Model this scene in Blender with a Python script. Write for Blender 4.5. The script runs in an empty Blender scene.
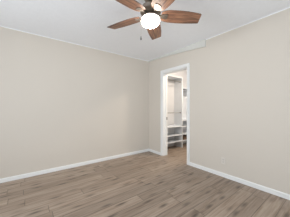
import bpy, bmesh, math, random
from mathutils import Vector, Matrix
random.seed(4)
C = bpy.context.scene
COL = C.collection
R = math.radians

# ---------------------------------------------------------------- camera, world, lights, exposure
# world frame: x along the long left wall towards the far corner, y towards the left wall
CAM_H = 1.156
FAR_X, FAR_Y = 2.646, 3.272            # door wall plane, left wall plane
NEAR_X, NEAR_Y = -2.3, -2.0
H = 2.44
T = 0.15                               # thickness of the door wall
cd = bpy.data.cameras.new('camera'); cam = bpy.data.objects.new('camera', cd); COL.objects.link(cam)
cam.location = (0, 0, CAM_H); cam.rotation_euler = (R(90), 0, R(-37.48))
cd.sensor_width = 36; cd.lens = 36*154.6/290; cd.clip_start = 0.02
C.camera = cam

w = bpy.data.worlds.new('world'); C.world = w; w.use_nodes = True
w.node_tree.nodes['Background'].inputs[0].default_value = (0.80, 0.90, 1.0, 1)
w.node_tree.nodes['Background'].inputs[1].default_value = 1.5

def area(name, loc, rot, sx, sy, power, color):
    l = bpy.data.lights.new(name, 'AREA'); l.shape = 'RECTANGLE'; l.size = sx; l.size_y = sy
    l.spread = R(116)
    l.energy = power; l.color = color
    o = bpy.data.objects.new(name, l); COL.objects.link(o); o.location = loc; o.rotation_euler = rot
    return o
# daylight from the unseen side window; rear lamp added to even out the ceiling
area('daylight_side', (NEAR_X-0.14, 1.5, 1.2), (0, R(-96.5), 0), 1.5, 1.7, 53, (0.86, 0.93, 1.0))
area('rear_fill', (0.9, NEAR_Y-0.14, 1.2), (R(96.5), 0, 0), 1.9, 1.5, 44, (0.86, 0.93, 1.0))

vs = C.view_settings
vs.view_transform = 'Standard'; vs.look = 'None'; vs.exposure = -0.15; vs.gamma = 1.0
vs.use_curve_mapping = False

# ---------------------------------------------------------------- material helpers
def s2l(c):
    return tuple(((v/255)/12.92 if v/255 <= .04045 else ((v/255+.055)/1.055)**2.4) for v in c) + (1,)
def base_mat(name, rgb, rough=0.5, metal=0.0, bump=None, vary=None, spec=0.5):
    m = bpy.data.materials.new(name); m.use_nodes = True
    nt = m.node_tree; b = nt.nodes['Principled BSDF']
    b.inputs['Roughness'].default_value = rough; b.inputs['Metallic'].default_value = metal
    b.inputs['Specular IOR Level'].default_value = spec
    tc = nt.nodes.new('ShaderNodeTexCoord')
    n = nt.nodes.new('ShaderNodeTexNoise'); n.inputs['Scale'].default_value = (vary or (3, .02))[0]
    n.inputs['Detail'].default_value = 3
    nt.links.new(tc.outputs['Object'], n.inputs['Vector'])
    amt = (vary or (3, .02))[1]
    mx = nt.nodes.new('ShaderNodeMix'); mx.data_type = 'RGBA'
    c = s2l(rgb)
    mx.inputs['A'].default_value = tuple(v*(1-amt) for v in c[:3]) + (1,)
    mx.inputs['B'].default_value = tuple(min(1, v*(1+amt)) for v in c[:3]) + (1,)
    nt.links.new(n.outputs['Fac'], mx.inputs['Factor'])
    nt.links.new(mx.outputs['Result'], b.inputs['Base Color'])
    if bump:
        n2 = nt.nodes.new('ShaderNodeTexNoise'); n2.inputs['Scale'].default_value = bump[0]
        n2.inputs['Detail'].default_value = 4
        nt.links.new(tc.outputs['Object'], n2.inputs['Vector'])
        bp = nt.nodes.new('ShaderNodeBump'); bp.inputs['Strength'].default_value = bump[1]
        bp.inputs['Distance'].default_value = bump[2]
        nt.links.new(n2.outputs['Fac'], bp.inputs['Height']); nt.links.new(bp.outputs['Normal'], b.inputs['Normal'])
    return m

M = {}
M['wall'] = base_mat('beige_wall_paint', (205, 197, 186), .75, bump=(70, .12, .004), vary=(1.4, .012), spec=.3)
M['ceiling'] = base_mat('textured_ceiling_paint', (243, 245, 248), .85, bump=(40, .22, .006), vary=(18, .03), spec=.2)
M['trim'] = base_mat('white_trim_paint', (229, 229, 227), .4)
M['plaster'] = base_mat('pale_plaster', (206, 205, 199), .85, bump=(45, .3, .006), vary=(22, .03), spec=.2)
M['closet_wall'] = base_mat('closet_wall_paint', (216, 217, 220), .75)
M['melamine'] = base_mat('white_shelf_laminate', (226, 231, 237), .4)
M['nickel'] = base_mat('brushed_nickel', (158, 148, 138), .42, 1.0, vary=(30, .08))
M['chrome'] = base_mat('rod_metal', (150, 148, 145), .3, 1.0)
M['dark'] = base_mat('dark_metal', (48, 45, 44), .5, .2)
M['plastic'] = base_mat('outlet_plastic', (212, 205, 196), .35)
M['slot'] = base_mat('outlet_slot', (70, 64, 60), .6)
M['brown'] = base_mat('brown_cardboard', (96, 76, 60), .7, vary=(14, .15))
M['blade_edge'] = base_mat('dark_blade_edge', (74, 60, 54), .5)

def floor_material():
    m = bpy.data.materials.new('grey_brown_plank'); m.use_nodes = True
    nt = m.node_tree; N = nt.nodes; L = nt.links; b = N['Principled BSDF']
    def mth(op, a, b_=None, c_=None):
        n = N.new('ShaderNodeMath'); n.operation = op
        for i, v in enumerate((a, b_, c_)):
            if v is None: continue
            if isinstance(v, (int, float)): n.inputs[i].default_value = v
            else: L.new(v, n.inputs[i])
        return n.outputs[0]
    tc = N.new('ShaderNodeTexCoord'); sp = N.new('ShaderNodeSeparateXYZ'); L.new(tc.outputs['Object'], sp.inputs[0])
    X, Y = sp.outputs[0], sp.outputs[1]
    PW, PL = 0.155, 1.22
    yr = mth('DIVIDE', Y, PW); row = mth('FLOOR', yr); yf = mth('FRACT', yr)
    wn = N.new('ShaderNodeTexWhiteNoise'); wn.noise_dimensions = '1D'; L.new(row, wn.inputs['W'])
    xr = mth('ADD', mth('DIVIDE', X, PL), mth('MULTIPLY', wn.outputs['Value'], 7.3))
    colm = mth('FLOOR', xr); xf = mth('FRACT', xr)
    cmb = N.new('ShaderNodeCombineXYZ'); L.new(row, cmb.inputs[0]); L.new(colm, cmb.inputs[1])
    wn2 = N.new('ShaderNodeTexWhiteNoise'); wn2.noise_dimensions = '3D'; L.new(cmb.outputs[0], wn2.inputs['Vector'])
    rnd = wn2.outputs['Value']
    # stretched grain, offset per plank
    cv = N.new('ShaderNodeCombineXYZ')
    L.new(mth('ADD', mth('MULTIPLY', X, .8), mth('MULTIPLY', rnd, 37.0)), cv.inputs[0])
    L.new(mth('MULTIPLY', Y, 15.0), cv.inputs[1]); L.new(mth('MULTIPLY', rnd, 11.0), cv.inputs[2])
    g = N.new('ShaderNodeTexNoise'); g.inputs['Scale'].default_value = 2.6; g.inputs['Detail'].default_value = 7
    g.inputs['Roughness'].default_value = .62; g.inputs['Distortion'].default_value = .15; L.new(cv.outputs[0], g.inputs['Vector'])
    ramp = N.new('ShaderNodeValToRGB'); L.new(g.outputs['Fac'], ramp.inputs[0])
    cr = ramp.color_ramp; cr.elements[0].position = .22; cr.elements[0].color = s2l((108, 88, 73))
    cr.elements[1].position = .74; cr.elements[1].color = s2l((181, 165, 149))
    e = cr.elements.new(.46); e.color = s2l((154, 136, 120))
    # knots: small dark elongated spots
    kv = N.new('ShaderNodeCombineXYZ')
    L.new(mth('ADD', mth('MULTIPLY', X, 2.6), mth('MULTIPLY', rnd, 5.0)), kv.inputs[0]); L.new(mth('MULTIPLY', Y, 9.0), kv.inputs[1])
    vo = N.new('ShaderNodeTexVoronoi'); vo.voronoi_dimensions = '2D'; vo.inputs['Scale'].default_value = 1.0; L.new(kv.outputs[0], vo.inputs['Vector'])
    mr = N.new('ShaderNodeMapRange'); mr.inputs['From Min'].default_value = .04; mr.inputs['From Max'].default_value = .26
    mr.inputs['To Min'].default_value = .34; mr.inputs['To Max'].default_value = 1.0; L.new(vo.outputs['Distance'], mr.inputs['Value'])
    sc = N.new('ShaderNodeSeparateColor'); L.new(vo.outputs['Color'], sc.inputs[0])
    keep = mth('MULTIPLY', mth('GREATER_THAN', sc.outputs[0], .25), mth('ADD', mth('MULTIPLY', sc.outputs[1], .7), .3))
    knot = mth('SUBTRACT', 1.0, mth('MULTIPLY', mth('SUBTRACT', 1.0, mr.outputs[0]), keep))
    tint = mth('ADD', mth('MULTIPLY', rnd, .30), .83)
    # joints between planks
    d1 = mth('MINIMUM', yf, mth('SUBTRACT', 1.0, yf)); d2 = mth('MULTIPLY', mth('MINIMUM', xf, mth('SUBTRACT', 1.0, xf)), PL/PW)
    dj = mth('MINIMUM', d1, d2)
    mj = N.new('ShaderNodeMapRange'); mj.inputs['From Min'].default_value = .012; mj.inputs['From Max'].default_value = .035
    mj.inputs['To Min'].default_value = .55; mj.inputs['To Max'].default_value = 1.0; L.new(dj, mj.inputs['Value'])
    f = mth('MULTIPLY', mth('MULTIPLY', tint, knot), mj.outputs[0])
    mul = N.new('ShaderNodeVectorMath'); mul.operation = 'SCALE'; L.new(ramp.outputs[0], mul.inputs[0]); L.new(f, mul.inputs['Scale'])
    L.new(mul.outputs[0], b.inputs['Base Color'])
    b.inputs['Roughness'].default_value = .42; b.inputs['Specular IOR Level'].default_value = .35
    bp = N.new('ShaderNodeBump'); bp.inputs['Strength'].default_value = .25; bp.inputs['Distance'].default_value = .002
    L.new(f, bp.inputs['Height']); L.new(bp.outputs[0], b.inputs['Normal'])
    return m
M['floor'] = floor_material()

def blade_material():
    m = bpy.data.materials.new('walnut_blade'); m.use_nodes = True
    nt = m.node_tree; N = nt.nodes; L = nt.links; b = N['Principled BSDF']
    tc = N.new('ShaderNodeTexCoord'); mp = N.new('ShaderNodeMapping'); mp.inputs['Scale'].default_value = (2.2, 26, 4)
    L.new(tc.outputs['Object'], mp.inputs[0])
    g = N.new('ShaderNodeTexNoise'); g.inputs['Scale'].default_value = 2.0; g.inputs['Detail'].default_value = 5; g.inputs['Distortion'].default_value = .5
    L.new(mp.outputs[0], g.inputs['Vector'])
    r = N.new('ShaderNodeValToRGB'); L.new(g.outputs['Fac'], r.inputs[0])
    r.color_ramp.elements[0].position = .3; r.color_ramp.elements[0].color = s2l((66, 44, 36))
    r.color_ramp.elements[1].position = .7; r.color_ramp.elements[1].color = s2l((172, 126, 98))
    L.new(r.outputs[0], b.inputs['Base Color']); b.inputs['Roughness'].default_value = .45
    return m
M['blade'] = blade_material()

def glow(name, rgb, strength):
    m = bpy.data.materials.new(name); m.use_nodes = True; b = m.node_tree.nodes['Principled BSDF']
    b.inputs['Base Color'].default_value = (.9, .9, .88, 1); b.inputs['Roughness'].default_value = .3
    b.inputs['Emission Color'].default_value = rgb; b.inputs['Emission Strength'].default_value = strength
    return m
M['globe'] = glow('lit_opal_glass', (1.0, .95, .88, 1), 38)
M['closet_globe'] = glow('lit_closet_glass', (1.0, .87, .72, 1), 235)
def glass():
    m = bpy.data.materials.new('window_glass'); m.use_nodes = True; nt = m.node_tree
    b = nt.nodes['Principled BSDF']; b.inputs['Transmission Weight'].default_value = 1; b.inputs['Roughness'].default_value = 0
    b.inputs['IOR'].default_value = 1.05
    return m
M['glass'] = glass()

# ---------------------------------------------------------------- mesh helpers
def box(bm, x0, x1, y0, y1, z0, z1):
    r = bmesh.ops.create_cube(bm, size=1)
    for v in r['verts']:
        v.co = Vector(((x0+x1)/2 + v.co.x*(x1-x0), (y0+y1)/2 + v.co.y*(y1-y0), (z0+z1)/2 + v.co.z*(z1-z0)))
    return r['verts']
def lathe(bm, prof, seg=32, cx=0, cy=0):
    rings = []
    for r, z in prof:
        if r < 1e-6: rings.append([bm.verts.new((cx, cy, z))])
        else: rings.append([bm.verts.new((cx+r*math.cos(2*math.pi*i/seg), cy+r*math.sin(2*math.pi*i/seg), z)) for i in range(seg)])
    for a, b in zip(rings, rings[1:]):
        for i in range(seg):
            j = (i+1) % seg
            if len(a) == 1 and len(b) == 1: continue
            if len(a) == 1: bm.faces.new((a[0], b[i], b[j]))
            elif len(b) == 1: bm.faces.new((a[i], b[0], a[j]))
            else: bm.faces.new((a[i], b[i], b[j], a[j]))
def tube(bm, p, q, r, seg=12):
    p, q = Vector(p), Vector(q); d = q-p
    rot = d.to_track_quat('Z', 'Y').to_matrix().to_4x4()
    bmesh.ops.create_cone(bm, cap_ends=True, segments=seg, radius1=r, radius2=r, depth=d.length,
                          matrix=Matrix.Translation((p+q)/2) @ rot)
def prism(bm, pts, z0, z1):
    lo = [bm.verts.new((x, y, z0)) for x, y in pts]; hi = [bm.verts.new((x, y, z1)) for x, y in pts]
    n = len(pts)
    bm.faces.new(lo[::-1]); bm.faces.new(hi)
    for i in range(n): bm.faces.new((lo[i], lo[(i+1) % n], hi[(i+1) % n], hi[i]))
def obj(name, bm, mat, parent=None, bevel=0, smooth=False, loc=(0, 0, 0)):
    bmesh.ops.recalc_face_normals(bm, faces=bm.faces)
    me = bpy.data.meshes.new(name); bm.to_mesh(me); bm.free()
    for mm in (mat if isinstance(mat, (list, tuple)) else [mat]): me.materials.append(mm)
    o = bpy.data.objects.new(name, me); COL.objects.link(o); o.location = loc
    if parent: o.parent = parent
    if smooth:
        for p in me.polygons: p.use_smooth = True
    if bevel:
        md = o.modifiers.new('bevel', 'BEVEL'); md.width = bevel; md.segments = 2; md.limit_method = 'ANGLE'
    return o
def struct(name, bm, mat, label=None, **k):
    o = obj(name, bm, mat, **k); o['kind'] = 'structure'
    if label: o['label'] = label
    return o
def empty(name, loc=(0, 0, 0), rz=0):
    o = bpy.data.objects.new(name, None); COL.objects.link(o); o.location = loc; o.rotation_euler = (0, 0, rz)
    o.empty_display_size = .05
    return o
def tag(o, label, cat, group=None):
    o['label'] = label; o['category'] = cat
    if group: o['group'] = group
B = bmesh.new

# ---------------------------------------------------------------- room shell
W = .15
CLX1, CLY0 = 4.62, 1.05                 # closet extent
bm = B(); box(bm, NEAR_X-W, CLX1+W, NEAR_Y-W, FAR_Y+W, -.10, 0); struct('floor', bm, M['floor'], 'grey brown wood plank floor')
bm = B(); box(bm, NEAR_X-W, CLX1+W, NEAR_Y-W, FAR_Y+W, H, H+.12); struct('ceiling', bm, M['ceiling'], 'pale grey white textured ceiling')
bm = B(); box(bm, NEAR_X-W, FAR_X+T/2, FAR_Y, FAR_Y+W, 0, H); struct('wall_left', bm, M['wall'], 'long beige wall on the left')
# door wall with opening
DY0, DY1, DZ = 2.005, 2.741, 2.030
bm = B()
box(bm, FAR_X, FAR_X+T, NEAR_Y-W, DY0, 0, H)
box(bm, FAR_X, FAR_X+T, DY1, FAR_Y, 0, H)
box(bm, FAR_X, FAR_X+T, DY0, DY1, DZ, H)
struct('wall_right', bm, M['wall'], 'beige wall on the right with the closet doorway')
# wall behind the camera at the side, with a window opening
def wall_with_hole(name, axis, pos, a0, a1, h0, h1, z0, z1):
    bm = B()
    def bx(u0, u1, za, zb):
        if axis == 'x': box(bm, pos-W, pos, u0, u1, za, zb)
        else: box(bm, u0, u1, pos-W, pos, za, zb)
    bx(a0, h0, 0, H); bx(h1, a1, 0, H); bx(h0, h1, 0, z0); bx(h0, h1, z1, H)
    return struct(name, bm, M['wall'])
wall_with_hole('wall_near', 'x', NEAR_X, NEAR_Y, FAR_Y, .65, 2.35, .4, 2.0)
wall_with_hole('wall_back', 'y', NEAR_Y, NEAR_X-W, FAR_X, -.05, 1.85, .4, 2.0)
# closet shell
bm = B(); box(bm, FAR_X+T/2, CLX1+W, FAR_Y, FAR_Y+W, 0, H); struct('wall_closet_left', bm, M['closet_wall'])
bm = B(); box(bm, CLX1, CLX1+W, CLY0-W, FAR_Y, 0, H); struct('wall_closet_far', bm, M['closet_wall'])
bm = B(); box(bm, FAR_X+T, CLX1, CLY0-W, CLY0, 0, H); struct('wall_closet_right', bm, M['closet_wall'])

# unseen windows behind the camera, the rear one added for more even light
def window(name, axis, pos, h0, h1, z0, z1):
    r = empty(name); r['kind'] = 'structure'
    def bx(bm, u0, u1, d0, d1, za, zb):
        if axis == 'x': box(bm, pos-d1, pos-d0, u0, u1, za, zb)
        else: box(bm, u0, u1, pos-d1, pos-d0, za, zb)
    bm = B(); f = .05
    bx(bm, h0, h1, .05, .11, z0, z0+f); bx(bm, h0, h1, .05, .11, z1-f, z1)
    bx(bm, h0, h0+f, .05, .11, z0+f, z1-f); bx(bm, h1-f, h1, .05, .11, z0+f, z1-f)
    mid = (h0+h1)/2; bx(bm, mid-.02, mid+.02, .05, .11, z0+f, z1-f)
    obj('window_frame', bm, M['trim'], r)
    bm = B(); bx(bm, h0-.04, h1+.04, -.04, .05, z0-.03, z0); obj('window_sill', bm, M['trim'], r)
window('window_1', 'x', NEAR_X, .65, 2.35, .4, 2.0)
window('window_2', 'y', NEAR_Y, -.05, 1.85, .4, 2.0)

# baseboards: small profile with an eased top
BH, BT = .066, .014
def baseboard(name, p, q, nrm):
    p, q, n = Vector(p), Vector(q), Vector(nrm)
    bm = B(); prof = [(0, 0), (BT, 0), (BT, BH-.012), (BT-.006, BH-.003), (.004, BH), (0, BH)]
    rings = [[bm.verts.new((e.x+n.x*d, e.y+n.y*d, z)) for d, z in prof] for e in (p, q)]
    k = len(prof)
    for i in range(k): bm.faces.new((rings[0][i], rings[0][(i+1) % k], rings[1][(i+1) % k], rings[1][i]))
    bm.faces.new(rings[0]); bm.faces.new(rings[1][::-1])
    return struct(name, bm, M['trim'], 'low white painted baseboard')
CW = .057                               # casing width
baseboard('baseboard_left', (NEAR_X, FAR_Y, 0), (FAR_X, FAR_Y, 0), (0, -1, 0))
baseboard('baseboard_corner', (FAR_X, FAR_Y-BT, 0), (FAR_X, DY1+CW, 0), (-1, 0, 0))
baseboard('baseboard_right', (FAR_X, DY0-CW, 0), (FAR_X, NEAR_Y+BT, 0), (-1, 0, 0))
baseboard('baseboard_near', (NEAR_X, NEAR_Y+BT, 0), (NEAR_X, FAR_Y-BT, 0), (1, 0, 0))
baseboard('baseboard_back', (NEAR_X, NEAR_Y, 0), (FAR_X, NEAR_Y, 0), (0, 1, 0))
baseboard('baseboard_closet', (CLX1, CLY0, 0), (CLX1, 2.9, 0), (-1, 0, 0))

# thin bead added for a pale halo line where walls meet ceiling
def bead(name, p, q, n, mat):
    p, q, n = Vector(p), Vector(q), Vector(n); s = .007
    bm = B(); prof = [(0, H), (s, H), (s*.35, H-s*.65*1.3), (0, H-s*1.4)]
    rings = [[bm.verts.new((e.x+n.x*d, e.y+n.y*d, z)) for d, z in prof] for e in (p, q)]
    for i in range(4): bm.faces.new((rings[0][i], rings[0][(i+1) % 4], rings[1][(i+1) % 4], rings[1][i]))
    bm.faces.new(rings[0]); bm.faces.new(rings[1][::-1])
    struct(name, bm, mat)
bead('halo_bead_1', (NEAR_X, FAR_Y, 0), (FAR_X, FAR_Y, 0), (0, -1, 0), M['ceiling'])
bead('halo_bead_2', (FAR_X, FAR_Y, 0), (FAR_X, NEAR_Y, 0), (-1, 0, 0), M['ceiling'])
# wedge of ceiling plaster lapping down the wall above the doorway
bm = B()
pts = [(1.59, H), (1.59, H-.135), (2.1, H-.085), (2.75, H-.035), (FAR_Y, H-.02), (FAR_Y, H)]
a = [bm.verts.new((FAR_X, y, z)) for y, z in pts]; b_ = [bm.verts.new((FAR_X-.022, y, z)) for y, z in pts]
bm.faces.new(a); bm.faces.new(b_[::-1])
for i in range(len(pts)):
    j = (i+1) % len(pts); bm.faces.new((a[i], a[j], b_[j], b_[i]))
struct('trim_3', bm, M['plaster'], 'tapering white plaster strip above the doorway')

# doorway: casing, jamb, stop, strike plate
door = empty('door_1'); door['kind'] = 'structure'; door['label'] = 'white cased doorway into the closet'
def casing(side):
    x0, x1 = (FAR_X-.017, FAR_X) if side < 0 else (FAR_X+T, FAR_X+T+.017)
    for (y0, y1, z0, z1) in ((DY1, DY1+CW, 0, DZ+CW), (DY0-CW, DY0, 0, DZ+CW), (DY0, DY1, DZ, DZ+CW)):
        bm = B(); box(bm, x0, x1, y0, y1, z0, z1)
        # raised outer bead of the moulding
        xb = (x0-.005, x0) if side < 0 else (x1, x1+.005)
        if z0 == 0:
            yb = (y1-.016, y1-.003) if y0 == DY1 else (y0+.003, y0+.016)
            box(bm, xb[0], xb[1], yb[0], yb[1], 0, DZ+CW-.003)
        else: box(bm, xb[0], xb[1], y0, y1, DZ+CW-.016, DZ+CW-.003)
        obj('door_casing', bm, M['trim'], door, bevel=.002)
casing(-1); casing(1)
J = .018
for (y0, y1, z0, z1) in ((DY1-J, DY1, 0, DZ), (DY0, DY0+J, 0, DZ), (DY0+J, DY1-J, DZ-J, DZ)):
    bm = B(); box(bm, FAR_X-.001, FAR_X+T+.001, y0, y1, z0, z1)
    xs = FAR_X+.07
    if z0 == 0:
        ys = (y0-.010, y0) if y1 == DY1 else (y1, y1+.010)
        box(bm, xs, xs+.035, ys[0], ys[1], 0, DZ-J)
    else: box(bm, xs, xs+.035, y0, y1, z0-.010, z0)
    obj('door_jamb', bm, M['trim'], door)
bm = B(); yy = DY1-J
box(bm, FAR_X+.112, FAR_X+.140, yy-.003, yy, .875, .945)
box(bm, FAR_X+.108, FAR_X+.114, yy-.007, yy, .895, .925)
sp = obj('strike_plate', bm, M['dark'], door); sp['label'] = 'dark metal strike plate'

# ---------------------------------------------------------------- ceiling fan
HB = 1.06                                # blade plane above the camera
D0 = 154.6*HB/(108.7-15.7); X0 = 5.5/154.6*D0
ca, sa = math.cos(R(37.48)), math.sin(R(37.48))
def cam2w(X, Y): return (X*ca+Y*sa, -X*sa+Y*ca)
fx, fy = cam2w(X0, D0)
zb = CAM_H+HB
fan = empty('ceiling_fan', (fx, fy, zb), R(-37.48))
tag(fan, 'five-blade walnut and brushed nickel ceiling fan with a lit white globe', 'ceiling fan')
top = H-zb
bm = B(); lathe(bm, [(0, top), (.075, top), (.078, top-.01), (.07, top-.045), (.04, top-.062), (0, top-.062)], 40)
obj('canopy', bm, M['nickel'], fan, smooth=True)
bm = B(); lathe(bm, [(0, top-.06), (.022, top-.06), (.022, .1), (0, .1)], 20); obj('downrod', bm, M['nickel'], fan, smooth=True)
bm = B(); lathe(bm, [(0, .118), (.035, .115), (.06, .10), (.105, .088), (.118, .072), (.118, .034), (.108, .022), (.085, .012), (0, .012)], 48)
obj('motor_housing', bm, M['nickel'], fan, smooth=True)
bm = B(); lathe(bm, [(0, .014), (.07, .012), (.074, -.012), (.098, -.020), (.104, -.034), (.10, -.040), (0, -.040)], 48)
obj('light_fitter', bm, M['nickel'], fan, smooth=True)
bm = B()
prof = [(0, -.034), (.092, -.034), (.1035, -.054)]
for i in range(1, 11):
    t = R(90*i/10); prof.append((.105*math.cos(t)**.75, -.054-.074*math.sin(t)**1.0))
prof[-1] = (0, -.128)
lathe(bm, prof, 48); obj('light_globe', bm, M['globe'], fan, smooth=True)

def make_blade():
    L0, L1, th = .125, .598, .006
    up = [(L0, .050), (.16, .070), (.22, .082), (.32, .085), (.42, .082), (.52, .073), (L1-.004, .065), (L1, .056)]
    lo = [(L1-.014, -.055), (L1-.022, -.065), (.50, -.074), (.42, -.082), (.32, -.085), (.22, -.082), (.16, -.070), (L0, -.050)]
    bm = B(); prism(bm, up+lo, -th/2, th/2)
    bm.faces.ensure_lookup_table()
    for f in bm.faces:
        if abs(f.normal.z) < .5: f.material_index = 1
    return bm
bmb = make_blade(); bmesh.ops.scale(bmb, vec=(1, 1.08, 1), verts=bmb.verts); bmesh.ops.recalc_face_normals(bmb, faces=bmb.faces)
for f in bmb.faces: f.material_index = 0 if abs(f.normal.z) > .5 else 1
mb = bpy.data.meshes.new('blade'); bmb.to_mesh(mb); bmb.free()
mb.materials.append(M['blade']); mb.materials.append(M['blade_edge'])
bmk = B()
prism(bmk, [(.075, .016), (.12, .020), (.165, .034), (.19, .034), (.198, .02), (.198, -.02), (.19, -.034), (.165, -.034), (.12, -.020), (.075, -.016)], -.0095, -.0035)
for px_, py_ in ((.178, .02), (.178, -.02), (.15, 0)): lathe(bmk, [(0, -.0125), (.005, -.012), (.006, -.0095), (0, -.0095)], 10, px_, py_)
bmesh.ops.recalc_face_normals(bmk, faces=bmk.faces)
mk = bpy.data.meshes.new('blade_bracket'); bmk.to_mesh(mk); bmk.free(); mk.materials.append(M['nickel'])
A0 = 7.0
for k in range(5):
    bl = bpy.data.objects.new('blade', mb); COL.objects.link(bl); bl.parent = fan
    bl.location = (0, 0, .004)
    bl.rotation_euler = (Matrix.Rotation(R(A0+72*k), 3, 'Z') @ Matrix.Rotation(R(-13), 3, 'X')).to_euler()
    md = bl.modifiers.new('bevel', 'BEVEL'); md.width = .0015; md.segments = 2; md.limit_method = 'ANGLE'
    br = bpy.data.objects.new('blade_bracket', mk); COL.objects.link(br); br.parent = bl
# pull chain with a bell-shaped fob
cx, cy = -.108, .0
bm = B(); n = 44
for i in range(n):
    z = -.03-(.205)*i/(n-1)
    bmesh.ops.create_icosphere(bm, subdivisions=1, radius=.0009, matrix=Matrix.Translation((cx, cy, z)))
tube(bm, (cx, cy, -.03), (cx, cy, -.236), .0005, 6)
ch = obj('pull_chain', bm, M['nickel'], fan)
bm = B(); lathe(bm, [(0, -.232), (.003, -.234), (.0045, -.245), (.0075, -.268), (.0078, -.276), (0, -.279)], 16, cx, cy)
obj('chain_fob', bm, M['dark'], ch, smooth=True)

# ---------------------------------------------------------------- outlet on the right wall
oy, oz = 1.270, .272
ou = empty('wall_outlet', (FAR_X, oy, oz))
tag(ou, 'small pale duplex power outlet low on the right wall', 'outlet')
bm = B(); box(bm, -.005, 0, -.035, .035, -.0575, .0575); obj('cover_plate', bm, M['plastic'], ou, bevel=.003)
for s in (-1, 1):
    bm = B(); box(bm, -.0075, -.0045, -.017, .017, s*.0195-.0145, s*.0195+.0145); so = obj('socket', bm, M['plastic'], ou, bevel=.003)
    bm = B()
    for dy, hh in ((-.0065, .0045), (.0065, .0035)): box(bm, -.0079, -.0074, dy-.0016, dy+.0016, s*.0195+.003-hh, s*.0195+.003+hh)
    box(bm, -.0079, -.0074, -.0022, .0022, s*.0195-.0105, s*.0195-.0065)
    obj('socket_slot', bm, M['slot'], so)
bm = B(); tube(bm, (-.0065, 0, 0), (-.0045, 0, 0), .003, 12); obj('screw', bm, M['nickel'], ou)

# ---------------------------------------------------------------- closet shelving
SF, SB = 2.962, FAR_Y-.003               # front and back planes of the shelving
PX = 3.655                               # the partition's near face
XL = FAR_X+T+.02
th = .019
u1 = empty('closet_shelving', (XL, SF, 0))
tag(u1, 'white closet shelving seen in the left of the doorway, with hanging rod above low shelves', 'shelving')
def part(name, parent, x0, x1, y0, y1, z0, z1, mat='melamine'):
    bm = B(); o = parent.location
    box(bm, x0-o.x, x1-o.x, y0-o.y, y1-o.y, z0-o.z, z1-o.z)
    return obj(name, bm, M[mat], parent, bevel=.0015)
part('side_panel', u1, XL, XL+th, SF, SB, 0, 2.075)
part('side_panel', u1, PX, PX+th, SF, SB, 0, 2.075)
for z in (.190, .372, .620, 2.05):
    part('shelf', u1, XL+th, PX, SF+.002, SB, z, z+.022)
def rod(parent, z, y=SF+.06):
    o = parent.location; bm = B()
    tube(bm, (XL+th-o.x, y-o.y, z), (PX-o.x, y-o.y, z), .011, 16)
    for x, d in ((XL+th, 1), (PX, -1)): tube(bm, (x-o.x, y-o.y, z), (x+d*.012-o.x, y-o.y, z), .022, 16)
    obj('hanging_rod', bm, M['chrome'], parent, smooth=False)
rod(u1, 1.033); rod(u1, 1.955)
part('back_panel', u1, XL+th, PX, SB-.006, SB, 0, .620)
u2 = empty('closet_shelving', (PX+th+.002, SF, 0))
tag(u2, 'narrow white closet shelves beyond the partition at the right edge of the doorway', 'shelving')
X2 = PX+th+.002
part('side_panel', u2, X2, X2+.012, SF+.004, SB, 0, 1.785)
part('side_panel', u2, 4.42, 4.42+th, SF, SB, 0, 1.785)
for z in (.180, .375, .60, .785, 1.76):
    part('shelf', u2, X2+.012, 4.42, SF+.002, SB, z, z+.022)
part('back_panel', u2, X2+.012, 4.42, SB-.006, SB, 0, 1.76)
bx_ = empty('storage_box', (3.97, SF+.05, .407))
tag(bx_, 'low dark brown lidded box on the lower right closet shelf', 'box')
def lbox(name, parent, dims, mat):
    bm = B(); box(bm, *dims); return obj(name, bm, M[mat], parent, bevel=.003)
bx_.location = (3.75, SF+.03, .2025)
lbox('box_body', bx_, (0, .34, 0, .22, .0, .085), 'brown')
lbox('box_lid', bx_, (-.004, .344, -.004, .224, .085, .105), 'brown')

# closet ceiling light (its own lamp), out of sight beside the doorway
cl = empty('closet_light', (3.5, 2.05, H)); tag(cl, 'round flush ceiling light inside the closet', 'ceiling light')
bm = B(); lathe(bm, [(0, 0), (.13, 0), (.13, -.03), (.12, -.035), (0, -.035)], 40); obj('light_base', bm, M['nickel'], cl, smooth=False)
bm = B(); lathe(bm, [(0, -.034), (.115, -.034), (.11, -.06), (.08, -.085), (.04, -.095), (0, -.097)], 40); obj('lamp_shade', bm, M['closet_globe'], cl, smooth=True)
